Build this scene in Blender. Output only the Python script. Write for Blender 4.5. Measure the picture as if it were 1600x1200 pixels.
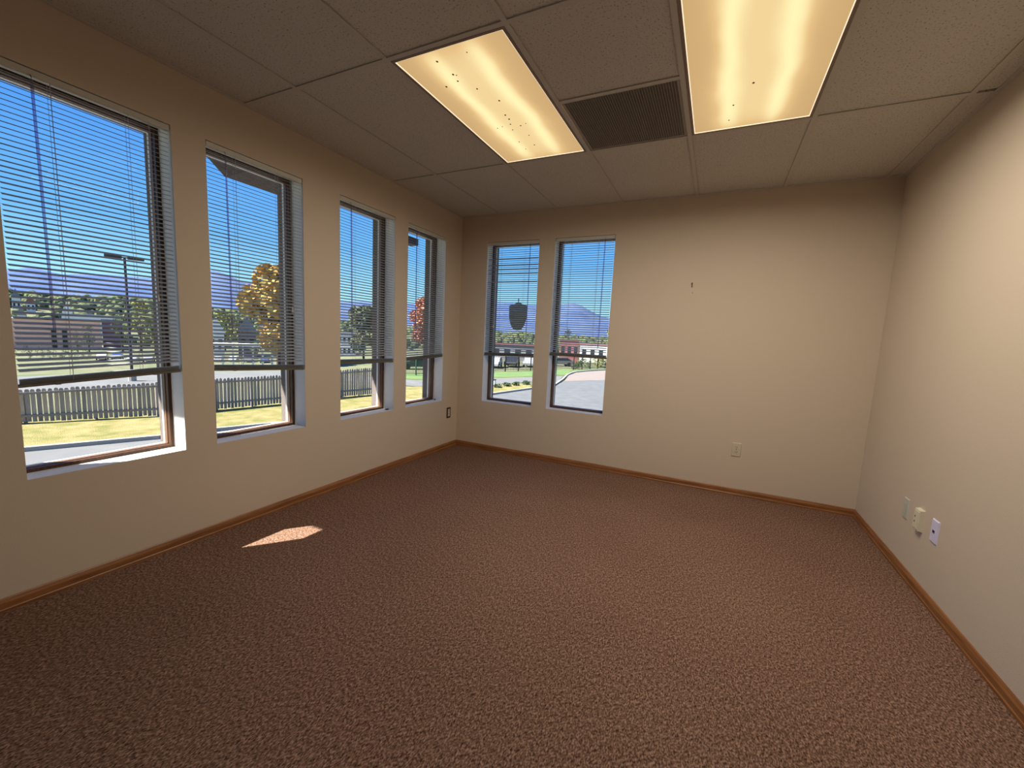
import bpy, math, random
from mathutils import Vector, Matrix
random.seed(7)
for o in list(bpy.data.objects): bpy.data.objects.remove(o, do_unlink=True)
scene = bpy.context.scene
COL = scene.collection

# ------------------------------------------------------------------ camera
CAMZ = 1.215
F, YAW, PITCH, ROLL, CX, CY = 654.19, 0.449894, -0.123638, 0.047779, 797.3, 609.86
def cam_axes():
    f = Vector((-math.sin(YAW)*math.cos(PITCH), math.cos(YAW)*math.cos(PITCH), math.sin(PITCH)))
    r = Vector((math.cos(YAW), math.sin(YAW), 0)); u = r.cross(f)
    c, s = math.cos(ROLL), math.sin(ROLL)
    return c*r+s*u, -s*r+c*u, f
AR, AU, AF = cam_axes()
cd = bpy.data.cameras.new('camera'); cam = bpy.data.objects.new('camera', cd); COL.objects.link(cam)
m = Matrix((( AR.x, AU.x, -AF.x, 0), (AR.y, AU.y, -AF.y, 0), (AR.z, AU.z, -AF.z, CAMZ), (0, 0, 0, 1)))
cam.matrix_world = m
cd.sensor_width = 36; cd.sensor_fit = 'HORIZONTAL'; cd.lens = F/1600*36
cd.shift_x = (800-CX)/1600; cd.shift_y = (CY-600)/1600
cd.clip_start = 0.05; cd.clip_end = 30000
scene.camera = cam
def ray(u, v):
    return AR*((u-CX)/F) - AU*((v-CY)/F) + AF
CAM = Vector((0, 0, CAMZ))
def on_x(u, v, X): d = ray(u, v); return CAM + d*(X/d.x)
def on_y(u, v, Y): d = ray(u, v); return CAM + d*(Y/d.y)
def on_z(u, v, Z): d = ray(u, v); return CAM + d*((Z-CAMZ)/d.z)

# ------------------------------------------------------------------ sky, sun, exposure
scene.view_settings.view_transform = 'Standard'
scene.view_settings.look = 'None'
scene.view_settings.exposure = 0.0
scene.view_settings.gamma = 1.0
scene.view_settings.use_curve_mapping = False
SKY_STRENGTH = 1.1
SUN_STRENGTH = 20.0
PANEL_WATTS = (9.0, 31.0)
PANEL_SPREAD = 172
w = bpy.data.worlds.new('sky'); scene.world = w; w.use_nodes = True
nt = w.node_tree; nt.nodes.clear()
tc = nt.nodes.new('ShaderNodeTexCoord'); sep = nt.nodes.new('ShaderNodeSeparateXYZ')
rmp = nt.nodes.new('ShaderNodeValToRGB'); bg = nt.nodes.new('ShaderNodeBackground'); wo = nt.nodes.new('ShaderNodeOutputWorld')
nt.links.new(tc.outputs['Generated'], sep.inputs[0]); nt.links.new(sep.outputs['Z'], rmp.inputs[0])
nt.links.new(rmp.outputs[0], bg.inputs[0]); nt.links.new(bg.outputs[0], wo.inputs[0])
bg.inputs[1].default_value = SKY_STRENGTH
cr = rmp.color_ramp
cr.elements[0].position = 0.0; cr.elements[0].color = (.55, .90, 1.0, 1)
cr.elements[1].position = 1.0; cr.elements[1].color = (.05, .17, .55, 1)
for p, c in ((.07, (.42, .86, 1.05, 1)), (.17, (.17, .51, 1.0, 1)), (.34, (.08, .32, .93, 1)), (.5, (.065, .26, .84, 1))):
    e = cr.elements.new(p); e.color = c
SUN_DIR = Vector((.283, .364, -.532)).normalized()
sl = bpy.data.lights.new('sun', 'SUN'); sl.energy = SUN_STRENGTH; sl.angle = math.radians(.5); sl.color = (1, .95, .86)
so = bpy.data.objects.new('sun', sl); COL.objects.link(so)
so.rotation_euler = SUN_DIR.to_track_quat('-Z', 'Y').to_euler(); so.location = (-20, -20, 30)

# ------------------------------------------------------------------ helpers
class MB:
    def __init__(s): s.v = []; s.f = []; s.mi = []
    def add(s, vs, fs, mi=0):
        b = len(s.v); s.v += [tuple(q) for q in vs]; s.f += [tuple(b+i for i in f) for f in fs]; s.mi += [mi]*len(fs); return s
    def box(s, a, b, mi=0):
        x0, y0, z0 = a; x1, y1, z1 = b
        x0, x1 = min(x0, x1), max(x0, x1); y0, y1 = min(y0, y1), max(y0, y1); z0, z1 = min(z0, z1), max(z0, z1)
        return s.add([(x0,y0,z0),(x1,y0,z0),(x1,y1,z0),(x0,y1,z0),(x0,y0,z1),(x1,y0,z1),(x1,y1,z1),(x0,y1,z1)],
              [(0,3,2,1),(4,5,6,7),(0,1,5,4),(1,2,6,5),(2,3,7,6),(3,0,4,7)], mi)
    def quad(s, a, b, c, d, mi=0): return s.add([a, b, c, d], [(0,1,2,3)], mi)
    def prism(s, prof, axis, lo, hi, mi=0):
        # prof: list of 2D points; extruded along axis
        n = len(prof)
        def P(p, t):
            if axis == 'x': return (t, p[0], p[1])
            if axis == 'y': return (p[0], t, p[1])
            return (p[0], p[1], t)
        vs = [P(p, lo) for p in prof] + [P(p, hi) for p in prof]
        fs = [(i, (i+1) % n, n+(i+1) % n, n+i) for i in range(n)] + [tuple(range(n))[::-1], tuple(range(n, 2*n))]
        return s.add(vs, fs, mi)
    def tube(s, pts, r, n=6, mi=0):
        pts = [Vector(p) for p in pts]; rs = r if isinstance(r, (list, tuple)) else [r]*len(pts)
        rings = []
        for i, p in enumerate(pts):
            d = (pts[min(i+1, len(pts)-1)] - pts[max(i-1, 0)]).normalized()
            a = d.orthogonal().normalized() if abs(d.z) < .99 else Vector((1, 0, 0)); a = (a - d*a.dot(d)).normalized(); b = d.cross(a)
            rings.append([p + (a*math.cos(2*math.pi*k/n) + b*math.sin(2*math.pi*k/n))*rs[i] for k in range(n)])
        vs = [q for R_ in rings for q in R_]; fs = []
        for i in range(len(pts)-1):
            for k in range(n): fs.append((i*n+k, i*n+(k+1) % n, (i+1)*n+(k+1) % n, (i+1)*n+k))
        fs.append(tuple(range(n))[::-1]); L = (len(pts)-1)*n; fs.append(tuple(range(L, L+n)))
        return s.add(vs, fs, mi)
    def ball(s, c, rx, ry, rz, n=8, m_=5, mi=0):
        vs = [(c[0], c[1], c[2]-rz)]; fs = []
        for j in range(1, m_):
            t = -math.pi/2 + math.pi*j/m_
            for k in range(n):
                a = 2*math.pi*k/n; vs.append((c[0]+rx*math.cos(t)*math.cos(a), c[1]+ry*math.cos(t)*math.sin(a), c[2]+rz*math.sin(t)))
        vs.append((c[0], c[1], c[2]+rz)); top = len(vs)-1
        for k in range(n): fs.append((0, 1+(k+1) % n, 1+k)); fs.append((top, top-n+k, top-n+(k+1) % n))
        for j in range(m_-2):
            for k in range(n): fs.append((1+j*n+k, 1+j*n+(k+1) % n, 1+(j+1)*n+(k+1) % n, 1+(j+1)*n+k))
        return s.add(vs, fs, mi)
    def mesh(s, name, mats, smooth=False):
        me = bpy.data.meshes.new(name); me.from_pydata(s.v, [], s.f)
        for mm in (mats if isinstance(mats, (list, tuple)) else [mats]): me.materials.append(mm)
        if any(s.mi): me.polygons.foreach_set('material_index', s.mi)
        if smooth: me.polygons.foreach_set('use_smooth', [True]*len(me.polygons))
        me.update(); return me
    def build(s, name, mats, parent=None, smooth=False, bevel=0):
        return link(name, s.mesh(name, mats, smooth), parent, bevel)
def link(name, me, parent=None, bevel=0):
    o = bpy.data.objects.new(name, me); COL.objects.link(o)
    if parent: o.parent = parent
    if bevel:
        b = o.modifiers.new('bevel', 'BEVEL'); b.width = bevel; b.segments = 2; b.limit_method = 'ANGLE'
    return o
def empty(name, loc=(0, 0, 0), rz=0, parent=None):
    o = bpy.data.objects.new(name, None); COL.objects.link(o); o.location = loc; o.rotation_euler = (0, 0, rz)
    o.empty_display_size = .1
    if parent: o.parent = parent
    return o
def tag(o, label=None, cat=None, group=None, kind=None):
    if label: o['label'] = label
    if cat: o['category'] = cat
    if group: o['group'] = group
    if kind: o['kind'] = kind
    return o

def mat(name, col, rough=.8, col2=None, scale=8, detail=4, bump=0, bscale=None, spec=.3, metal=0, coord='Object', stretch=None, lo=.35, hi=.65, bdist=.002):
    M = bpy.data.materials.new(name); M.use_nodes = True; t = M.node_tree; B = t.nodes['Principled BSDF']
    B.inputs['Base Color'].default_value = (*col, 1); B.inputs['Roughness'].default_value = rough
    B.inputs['Specular IOR Level'].default_value = spec; B.inputs['Metallic'].default_value = metal
    if col2 or bump:
        c = t.nodes.new('ShaderNodeTexCoord'); vec = c.outputs[coord]
        if stretch:
            mp = t.nodes.new('ShaderNodeMapping'); mp.inputs['Scale'].default_value = stretch; t.links.new(vec, mp.inputs[0]); vec = mp.outputs[0]
    if col2:
        n = t.nodes.new('ShaderNodeTexNoise'); n.inputs['Scale'].default_value = scale; n.inputs['Detail'].default_value = detail
        t.links.new(vec, n.inputs['Vector'])
        r = t.nodes.new('ShaderNodeValToRGB'); r.color_ramp.elements[0].position = lo; r.color_ramp.elements[1].position = hi
        r.color_ramp.elements[0].color = (*col, 1); r.color_ramp.elements[1].color = (*col2, 1)
        t.links.new(n.outputs['Fac'], r.inputs[0]); t.links.new(r.outputs[0], B.inputs['Base Color'])
    if bump:
        n2 = t.nodes.new('ShaderNodeTexNoise'); n2.inputs['Scale'].default_value = bscale or scale; n2.inputs['Detail'].default_value = 3
        t.links.new(vec, n2.inputs['Vector']); bp = t.nodes.new('ShaderNodeBump'); bp.inputs['Strength'].default_value = bump; bp.inputs['Distance'].default_value = bdist
        t.links.new(n2.outputs['Fac'], bp.inputs['Height']); t.links.new(bp.outputs[0], B.inputs['Normal'])
    return M

# ---- materials: room
M_WALL = mat('wall_paint', (.64, .53, .415), .85, (.61, .505, .39), 260, 3, .35, 320, spec=.2)
M_REVEAL = mat('reveal_paint', (.72, .70, .68), .8, bump=.2, bscale=300)
M_STUCCO = mat('exterior_stucco', (.16, .13, .12), .9, (.20, .165, .15), 60, 4, .5, 120)
def wood(name, a, b, axis):
    st = [14, 14, 14]; st[axis] = .8
    return mat(name, a, .38, b, 6, 6, .05, 30, spec=.5, stretch=tuple(st))
M_OAK_X = wood('oak_trim_x', (.20, .075, .022), (.33, .135, .045), 0)
M_OAK_Y = wood('oak_trim_y', (.20, .075, .022), (.33, .135, .045), 1)
M_FRAME = mat('window_wood', (.050, .022, .012), .5, (.095, .042, .020), 9, 5, .05, 40, stretch=(10, 10, 1))
M_BEAD = mat('window_bead_wood', (.15, .085, .055), .5, (.20, .115, .07), 9, 5, stretch=(10, 10, 1))
M_VINYL = mat('white_vinyl', (.78, .78, .80), .5)
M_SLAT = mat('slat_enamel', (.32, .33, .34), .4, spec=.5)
M_RAIL = mat('blind_rail', (.60, .58, .50), .45)
M_BRAIL = mat('bottom_rail', (.14, .12, .09), .5)
M_CORD = mat('blind_cord', (.45, .45, .50), .8)
M_TILE = mat('ceiling_tile', (.22, .20, .17), .95, (.62, .59, .53), 130, 4, .5, 160, bdist=.004, lo=.30, hi=.42)
M_TBAR = mat('grid_paint', (.57, .54, .48), .6)
M_DARK = mat('plenum_dark', (.02, .018, .016), 1)
M_GRILLE = mat('grille_paint', (.36, .33, .29), .7)
M_LFRAME = mat('light_frame_paint', (.30, .22, .17), .6)
M_ALMOND = mat('almond_plastic', (.62, .54, .40), .4)
M_IVORY = mat('ivory_plastic', (.72, .66, .50), .4)
M_WHITEP = mat('white_plastic', (.72, .68, .90), .4)
M_GREYP = mat('grey_beige_plastic', (.52, .51, .43), .45)
M_BLACK = mat('black_plastic', (.015, .013, .012), .5)
M_BROWNP = mat('brown_plastic', (.05, .018, .012), .4)
M_STEEL = mat('dark_steel', (.06, .035, .02), .4, metal=.6)

def glass_mat():
    M = bpy.data.materials.new('pane_glass'); M.use_nodes = True; t = M.node_tree; t.nodes.clear()
    o = t.nodes.new('ShaderNodeOutputMaterial'); mx = t.nodes.new('ShaderNodeMixShader'); tr = t.nodes.new('ShaderNodeBsdfTransparent'); g = t.nodes.new('ShaderNodeBsdfGlossy')
    tr.inputs[0].default_value = (.97, .985, .98, 1); g.inputs['Roughness'].default_value = .02; mx.inputs[0].default_value = .006
    t.links.new(tr.outputs[0], mx.inputs[1]); t.links.new(g.outputs[0], mx.inputs[2]); t.links.new(mx.outputs[0], o.inputs[0]); return M
M_GLASS = glass_mat()
def clear_plastic():
    M = bpy.data.materials.new('clear_wand_plastic'); M.use_nodes = True; t = M.node_tree; t.nodes.clear()
    o = t.nodes.new('ShaderNodeOutputMaterial'); mx = t.nodes.new('ShaderNodeMixShader'); tr = t.nodes.new('ShaderNodeBsdfTransparent'); g = t.nodes.new('ShaderNodeBsdfPrincipled')
    tr.inputs[0].default_value = (.66, .68, .85, 1); g.inputs['Base Color'].default_value = (.5, .5, .6, 1); g.inputs['Roughness'].default_value = .15; mx.inputs[0].default_value = .25
    t.links.new(tr.outputs[0], mx.inputs[1]); t.links.new(g.outputs[0], mx.inputs[2]); t.links.new(mx.outputs[0], o.inputs[0]); return M
M_WAND = clear_plastic()
def carpet_mat():
    M = bpy.data.materials.new('loop_carpet'); M.use_nodes = True; t = M.node_tree; B = t.nodes['Principled BSDF']
    B.inputs['Roughness'].default_value = 1; B.inputs['Specular IOR Level'].default_value = .05
    c = t.nodes.new('ShaderNodeTexCoord')
    v = t.nodes.new('ShaderNodeTexVoronoi'); v.inputs['Scale'].default_value = 190
    n = t.nodes.new('ShaderNodeTexNoise'); n.inputs['Scale'].default_value = 210; n.inputs['Detail'].default_value = 2
    n2 = t.nodes.new('ShaderNodeTexNoise'); n2.inputs['Scale'].default_value = 1.3; n2.inputs['Detail'].default_value = 3
    mp = t.nodes.new('ShaderNodeMapping'); mp.inputs['Scale'].default_value = (1.0, .55, 1); mp.inputs['Rotation'].default_value = (0, 0, -.45)
    t.links.new(c.outputs['Object'], mp.inputs[0])
    for q in (v, n): t.links.new(mp.outputs[0], q.inputs['Vector'])
    t.links.new(c.outputs['Object'], n2.inputs['Vector'])
    n3 = t.nodes.new('ShaderNodeTexNoise'); n3.inputs['Scale'].default_value = 105; n3.inputs['Detail'].default_value = 2
    t.links.new(mp.outputs[0], n3.inputs['Vector'])
    mxn = t.nodes.new('ShaderNodeMixRGB'); mxn.inputs[0].default_value = .42
    t.links.new(n.outputs['Fac'], mxn.inputs[1]); t.links.new(n3.outputs['Fac'], mxn.inputs[2])
    r = t.nodes.new('ShaderNodeValToRGB'); e = r.color_ramp.elements
    e[0].position = .33; e[0].color = (.05, .025, .016, 1); e[1].position = .67; e[1].color = (.40, .25, .185, 1)
    k = e.new(.5); k.color = (.19, .108, .075, 1)
    t.links.new(mxn.outputs[0], r.inputs[0])
    mx = t.nodes.new('ShaderNodeMixRGB'); mx.blend_type = 'MULTIPLY'; mx.inputs[0].default_value = 1
    r2 = t.nodes.new('ShaderNodeValToRGB'); r2.color_ramp.elements[0].position = .3; r2.color_ramp.elements[1].position = .7
    r2.color_ramp.elements[0].color = (.86, .84, .82, 1); r2.color_ramp.elements[1].color = (1, 1, 1, 1)
    t.links.new(n2.outputs['Fac'], r2.inputs[0]); t.links.new(r.outputs[0], mx.inputs[1]); t.links.new(r2.outputs[0], mx.inputs[2])
    t.links.new(mx.outputs[0], B.inputs['Base Color'])
    bp = t.nodes.new('ShaderNodeBump'); bp.inputs['Strength'].default_value = .6; bp.inputs['Distance'].default_value = .004
    t.links.new(v.outputs['Distance'], bp.inputs['Height']); t.links.new(bp.outputs[0], B.inputs['Normal'])
    return M
M_CARPET = carpet_mat()

# ------------------------------------------------------------------ room shell
XL, XR, YB, YF = -2.5274, 1.0579, 3.8885, -2.06
ZC = 2.447; ROOFZ = 2.78; GZ = CAMZ-4.1
TH = .255; DR = .118               # wall thickness, drywall reveal depth
SILL, HEAD = .532, 2.181
LEFT_W = [(.642, 1.228), (1.387, 1.970), (2.273, 2.858), (3.023, 3.597)]
ADDED_W = [(-1.573, -.990), (-.828, -.245)]          # unseen window pair added beside the camera to bring daylight to the right wall
BACK_W = [(-2.214, -1.637), (-1.475, -.904)]

def holed_wall(name, lo, hi, zlo, zhi, holes, loc, rz, base=None):
    """local: a along the wall, D outward, z.  Inner face painted, drywall returns, stucco outside."""
    b = MB(); cuts = sorted({lo, hi, *[h for q in holes for h in q]}); zs = [zlo, SILL, HEAD, zhi]
    for i in range(len(cuts)-1):
        a0, a1 = cuts[i], cuts[i+1]; mid = (a0+a1)/2
        for j in range(3):
            if j == 1 and any(q[0] < mid < q[1] for q in holes): continue
            b.quad((a0,0,zs[j]), (a1,0,zs[j]), (a1,0,zs[j+1]), (a0,0,zs[j+1]), 0)
            b.quad((a0,TH,zs[j]), (a0,TH,zs[j+1]), (a1,TH,zs[j+1]), (a1,TH,zs[j]), 2)
    for a0, a1 in holes:
        for d0, d1, mi in ((0, DR, 1), (DR, TH, 2)):
            b.quad((a0,d0,SILL), (a0,d1,SILL), (a1,d1,SILL), (a1,d0,SILL), mi)
            b.quad((a0,d0,HEAD), (a1,d0,HEAD), (a1,d1,HEAD), (a0,d1,HEAD), mi)
            b.quad((a0,d0,SILL), (a0,d0,HEAD), (a0,d1,HEAD), (a0,d1,SILL), mi)
            b.quad((a1,d0,SILL), (a1,d1,SILL), (a1,d1,HEAD), (a1,d0,HEAD), mi)
    b.quad((lo,0,zhi), (hi,0,zhi), (hi,TH,zhi), (lo,TH,zhi), 2)
    b.quad((lo,0,zlo), (lo,TH,zlo), (hi,TH,zlo), (hi,0,zlo), 2)
    b.quad((lo,0,zlo), (lo,0,zhi), (lo,TH,zhi), (lo,TH,zlo), 2)
    b.quad((hi,0,zlo), (hi,TH,zlo), (hi,TH,zhi), (hi,0,zhi), 2)
    o = b.build(name, [M_WALL, M_REVEAL, M_STUCCO]); o.location = loc; o.rotation_euler = (0, 0, rz)
    return tag(o, kind='structure')
HP = math.pi/2
holed_wall('wall_left', YF, YB, 0, ROOFZ, ADDED_W+LEFT_W, (XL, 0, 0), HP)
holed_wall('wall_back', XL-TH, XR+TH, 0, ROOFZ, BACK_W, (0, YB, 0), 0)
tag(MB().box((XR, YF-TH, 0), (XR+TH, YB, ROOFZ)).build('wall_right', M_WALL), kind='structure')
tag(MB().box((XL-TH, YF-TH, 0), (XR, YF, ROOFZ)).build('wall_front', M_WALL), kind='structure')
tag(MB().box((XL, YF, -.08), (XR, YB, 0)).build('floor', M_CARPET), kind='structure')
tag(MB().box((XL-TH, YF-TH, GZ-.05), (XR+TH, YB+TH, -.08)).build('building_base', M_STUCCO), kind='structure')
# roof slab and the eaves: they carry the shade on the wall
rf = MB(); rf.box((XL-TH-.02, YF-TH-.3, ROOFZ), (XR+TH+.5, YB+TH+.5, ROOFZ+.2))
rf.box((XL-TH-1.05, -.2, ROOFZ), (XL-TH-.02, YB+TH+.5, ROOFZ+.2))
rf.box((XL-TH-1.05, YF-TH-.3, ROOFZ), (XL-TH-.02, -1.0, ROOFZ+.2))  # unseen eave length added to keep sun out of the added windows
M_EAVE = mat('eave_dark_brown', (.07, .05, .05), .8, (.09, .065, .06), 20)
roof = tag(rf.build('roof', M_EAVE), kind='structure')

# baseboards
def baseboard(name, p0, p1, nrm, m_):
    """colonial profile swept from p0 to p1; nrm points into the room"""
    prof = [(0,0),(.013,0),(.013,.012),(.0105,.016),(.0105,.040),(.008,.047),(.0055,.054),(.003,.058),(0,.058)]
    b = MB(); p0 = Vector(p0); p1 = Vector(p1); nrm = Vector(nrm); n = len(prof)
    vs = [p + nrm*a + Vector((0,0,z)) for p in (p0, p1) for a, z in prof]
    b.add(vs, [(i, (i+1) % n, n+(i+1) % n, n+i) for i in range(n)] + [tuple(range(n))[::-1], tuple(range(n, 2*n))])
    return tag(b.build(name, m_), kind='structure')
baseboard('baseboard_left', (XL, YF, 0), (XL, YB, 0), (1,0,0), M_OAK_Y)
baseboard('baseboard_back', (XL, YB, 0), (XR, YB, 0), (0,-1,0), M_OAK_X)
baseboard('baseboard_right', (XR, YB, 0), (XR, YF, 0), (-1,0,0), M_OAK_Y)
baseboard('baseboard_front', (XL, YF, 0), (XR, YF, 0), (0,1,0), M_OAK_X)

# ------------------------------------------------------------------ suspended ceiling
G = .6096; GX, GY = -2.0897, 2.8173
ceiling = tag(MB().box((XL, YF, ROOFZ-.06), (XR, YB, ROOFZ)).build('ceiling', M_DARK), kind='structure')
colx = [XL] + [GX+G*i for i in range(6)] + [XR]
rowy = [YB, GY, GY-2*G, GY-4*G, YF]
TB = .012
def bar(x0, y0, x1, y1): return MB().box((x0,y0,ZC), (x1,y1,ZC+.004)).build('grid_bar', M_TBAR, ceiling)
for x in colx[1:-1]: bar(x-TB, YF, x+TB, YB)
for j, y in enumerate(rowy[1:-1]):
    for i in range(7):
        if j == 0 and i == 6: continue            # last short cross bar has dropped out of the grid by the right wall
        bar(max(colx[i]+(TB if i else 0), XL), y-TB, min(colx[i+1]-(TB if i < 6 else 0), XR), y+TB)
for a in ((XL, YF, XL+.02, YB), (XR-.02, YF, XR, YB), (XL+.02, YB-.02, XR-.02, YB)):
    MB().box((a[0],a[1],ZC-.001), (a[2],a[3],ZC+.005)).build('wall_angle', M_TBAR, ceiling)
def tile(x0, x1, y0, y1, dz=0): return MB().box((x0+.004, y0+.004, ZC+.006+dz), (x1-.004, y1-.004, ZC+.022+dz)).build('ceiling_tile', M_TILE, ceiling)
LIGHTS = {(2, 1), (4, 1)}
for i in range(7):
    for j in range(4):
        if (i, j) in LIGHTS: continue
        x0, x1 = colx[i], colx[i+1]; y1, y0 = rowy[j], rowy[j+1]
        if (i, j) == (3, 1):
            bar(x0+TB, GY-G-TB, x1-TB, GY-G+TB); tile(x0, x1, y0, GY-G); continue
        if i == 6 and j == 0: y0 += .012
        if i == 6 and j == 1: y1 -= .004
        tile(x0, x1, y0, y1)
# return air grille
vt = tag(empty('ceiling_vent', (colx[3]+G/2, GY-G/2, ZC)), 'square dark eggcrate return air vent in the ceiling between the two lights', 'vent')
h = G/2-TB-.001
fr = MB()
for s in (-1, 1):
    fr.box((s*h, -h, .005), (s*(h-.014), h, .012)); fr.box((-h+.014, s*h, .005), (h-.014, s*(h-.014), .012))
fr.build('vent_frame', M_GRILLE, vt)
gr = MB(); n = 44
for k in range(1, n):
    t = -h+.014 + (2*h-.028)*k/n
    gr.box((t-.0009, -h+.014, .006), (t+.0009, h-.014, .018)); gr.box((-h+.014, t-.0009, .006), (h-.014, t+.0009, .018))
tag(gr.build('vent_grille', M_GRILLE, vt), kind='stuff')
MB().box((-h, -h, .10), (h, h, .11)).build('vent_duct', M_DARK, vt)

# ------------------------------------------------------------------ ceiling lights
def lens_mat():
    M = bpy.data.materials.new('prismatic_lens_glow'); M.use_nodes = True; t = M.node_tree; t.nodes.clear()
    o = t.nodes.new('ShaderNodeOutputMaterial'); e = t.nodes.new('ShaderNodeEmission')
    c = t.nodes.new('ShaderNodeTexCoord'); s = t.nodes.new('ShaderNodeSeparateXYZ'); t.links.new(c.outputs['Object'], s.inputs[0])
    # two fluorescent tubes behind the lens glow through as soft streaks
    n = t.nodes.new('ShaderNodeTexNoise'); n.inputs['Scale'].default_value = 2.2; n.inputs['Detail'].default_value = 2
    mp = t.nodes.new('ShaderNodeMapping'); mp.inputs['Scale'].default_value = (1.6, .9, 1); t.links.new(c.outputs['Object'], mp.inputs[0]); t.links.new(mp.outputs[0], n.inputs['Vector'])
    def M_(op, a, b=None):
        q = t.nodes.new('ShaderNodeMath'); q.operation = op
        for i, z in enumerate((a, b)):
            if z is None: continue
            if isinstance(z, (int, float)): q.inputs[i].default_value = z
            else: t.links.new(z, q.inputs[i])
        return q.outputs[0]
    nn = M_('MULTIPLY', M_('SUBTRACT', n.outputs['Fac'], .5), .10)
    x = M_('ADD', s.outputs['X'], nn)
    g = None
    for x0, sg in ((-.115, .05), (.115, .05), (0, .16)):
        d = M_('DIVIDE', M_('SUBTRACT', x, x0), sg); q = M_('POWER', 2.718, M_('MULTIPLY', M_('MULTIPLY', d, d), -1))
        g = q if g is None else M_('ADD', g, q)
    # tubes stop short of the ends
    ye = M_('POWER', 2.718, M_('MULTIPLY', M_('POWER', M_('ABSOLUTE', M_('DIVIDE', s.outputs['Y'], .60)), 10), -1))
    g = M_('MULTIPLY', g, ye)
    r = t.nodes.new('ShaderNodeValToRGB'); r.color_ramp.elements[0].color = (.62, .40, .18, 1); r.color_ramp.elements[1].color = (1.08, .92, .48, 1)
    k = r.color_ramp.elements.new(.45); k.color = (.82, .55, .25, 1)
    t.links.new(M_('MULTIPLY', g, .62), r.inputs[0]); t.links.new(r.outputs[0], e.inputs[0]); e.inputs[1].default_value = 1.0
    t.links.new(e.outputs[0], o.inputs[0]); return M
M_LENS = lens_mat()
M_LEDGE = bpy.data.materials.new('lens_edge_glow'); M_LEDGE.use_nodes = True
_b = M_LEDGE.node_tree.nodes['Principled BSDF']; _b.inputs['Emission Color'].default_value = (1, .85, .6, 1); _b.inputs['Emission Strength'].default_value = 1.0
def ceiling_light(ci, label, specks):
    cx, cy = (colx[ci]+colx[ci+1])/2, GY-G
    L = tag(empty('ceiling_light', (cx, cy, ZC)), label, 'ceiling light', 'fluorescent ceiling lights')
    hx, hy = G/2-TB-.001, G-TB-.001
    f = MB(); fw = .013
    for s in (-1, 1):
        f.box((s*hx, -hy, -.001), (s*(hx-fw), hy, .014)); f.box((-hx+fw, s*hy, -.001), (hx-fw, s*(hy-fw), .014))
    f.build('light_frame', M_LFRAME, L)
    ix, iy = hx-fw, hy-fw
    MB().box((-ix, -iy, .004), (ix, iy, .007)).build('lens', M_LENS, L)
    e = MB(); ew = .0035
    for s in (-1, 1):
        e.box((s*ix, -iy, .001), (s*(ix-ew), iy, .004)); e.box((-ix+ew, s*iy, .001), (ix-ew, s*(iy-ew), .004))
    e.build('lens_edge', M_LEDGE, L)
    MB().box((-hx, -hy, .09), (hx, hy, .10)).build('light_housing', M_TBAR, L)
    for u, v, sz in specks:
        p = on_z(u, v, ZC+.003)
        MB().ball((p.x-cx, p.y-cy, .0035), sz, sz*1.3, .002, 6, 4).build('insect_speck', M_SPECK, L)
    # the light the tubes throw down through the prismatic lens (narrowed by its prisms)
    al = bpy.data.lights.new('tube_light', 'AREA'); al.shape = 'RECTANGLE'; al.size = 2*ix-.02; al.size_y = 2*iy-.02
    al.energy = PANEL_WATTS[0 if ci == 2 else 1]; al.color = (1, .92, .80); al.spread = math.radians(PANEL_SPREAD)
    ao = bpy.data.objects.new('tube_light', al); COL.objects.link(ao); ao.parent = L; ao.location = (0, 0, -.003)
    return L
M_SPECK = mat('insect_brown', (.26, .14, .05), .8)
def px(x, y, s=.25, ox=580, oy=0): return (ox+x*s, oy+y*s)
sp1 = [(412,386,7),(512,467,7),(533,471,4),(541,508,6),(470,543,7),(662,556,6),(800,630,7),(838,720,7),(862,745,7),(870,777,6),(820,792,4),(790,802,4),(884,812,5),(934,786,6),(966,772,4),(986,846,5),(925,887,5),(1020,906,6),(966,932,4),(598,328,4)]
ceiling_light(2, 'lit fluorescent ceiling panel speckled with dead insects, nearer the window wall', [(*px(a, b), c*.0008) for a, b, c in sp1])
ceiling_light(4, 'lit fluorescent ceiling panel cut by the top of the picture, right of the vent', [(860+1190*.2667, 486*.2667, .006), (860+1072*.2667, 617*.2667, .005), (860+1046*.2667, 705*.2667, .004)])

# ------------------------------------------------------------------ windows and blinds (local: x along the wall, y outward, z up)
BL = {  # bottom edge of the blind, left and right end; pixel columns of wand, cords
 1: (.918, .955), 2: (.953, .932), 3: (.961, .957), 4: (.963, .991), 5: (1.021, 1.036), 6: (1.066, 1.064)}
def make_window(n, a0, a1, left):
    W = a1-a0
    o = tag(empty('window_%d' % n, (XL, a0, 0) if left else (a0, YB, 0), HP if left else 0), kind='structure')
    def ring(name, m_, d0, d1, t, inset=0):
        for (p, q) in (((inset, SILL+inset), (W-inset, SILL+inset+t)), ((inset, HEAD-inset-t), (W-inset, HEAD-inset)),
                       ((inset, SILL+inset+t), (inset+t, HEAD-inset-t)), ((W-inset-t, SILL+inset+t), (W-inset, HEAD-inset-t))):
            MB().box((p[0], d0, p[1]), (q[0], d1, q[1])).build(name, m_, o)
    ring('window_frame', M_FRAME, .114, .144, .016)
    ring('window_bead', M_BEAD, .140, .164, .005, .014)
    ring('window_seal', M_VINYL, .164, .180, .006, .014)
    MB().box((.016, .170, SILL+.016), (W-.016, .174, HEAD-.016)).build('pane', M_GLASS, o)
    return o
WANDS = {}
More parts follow.
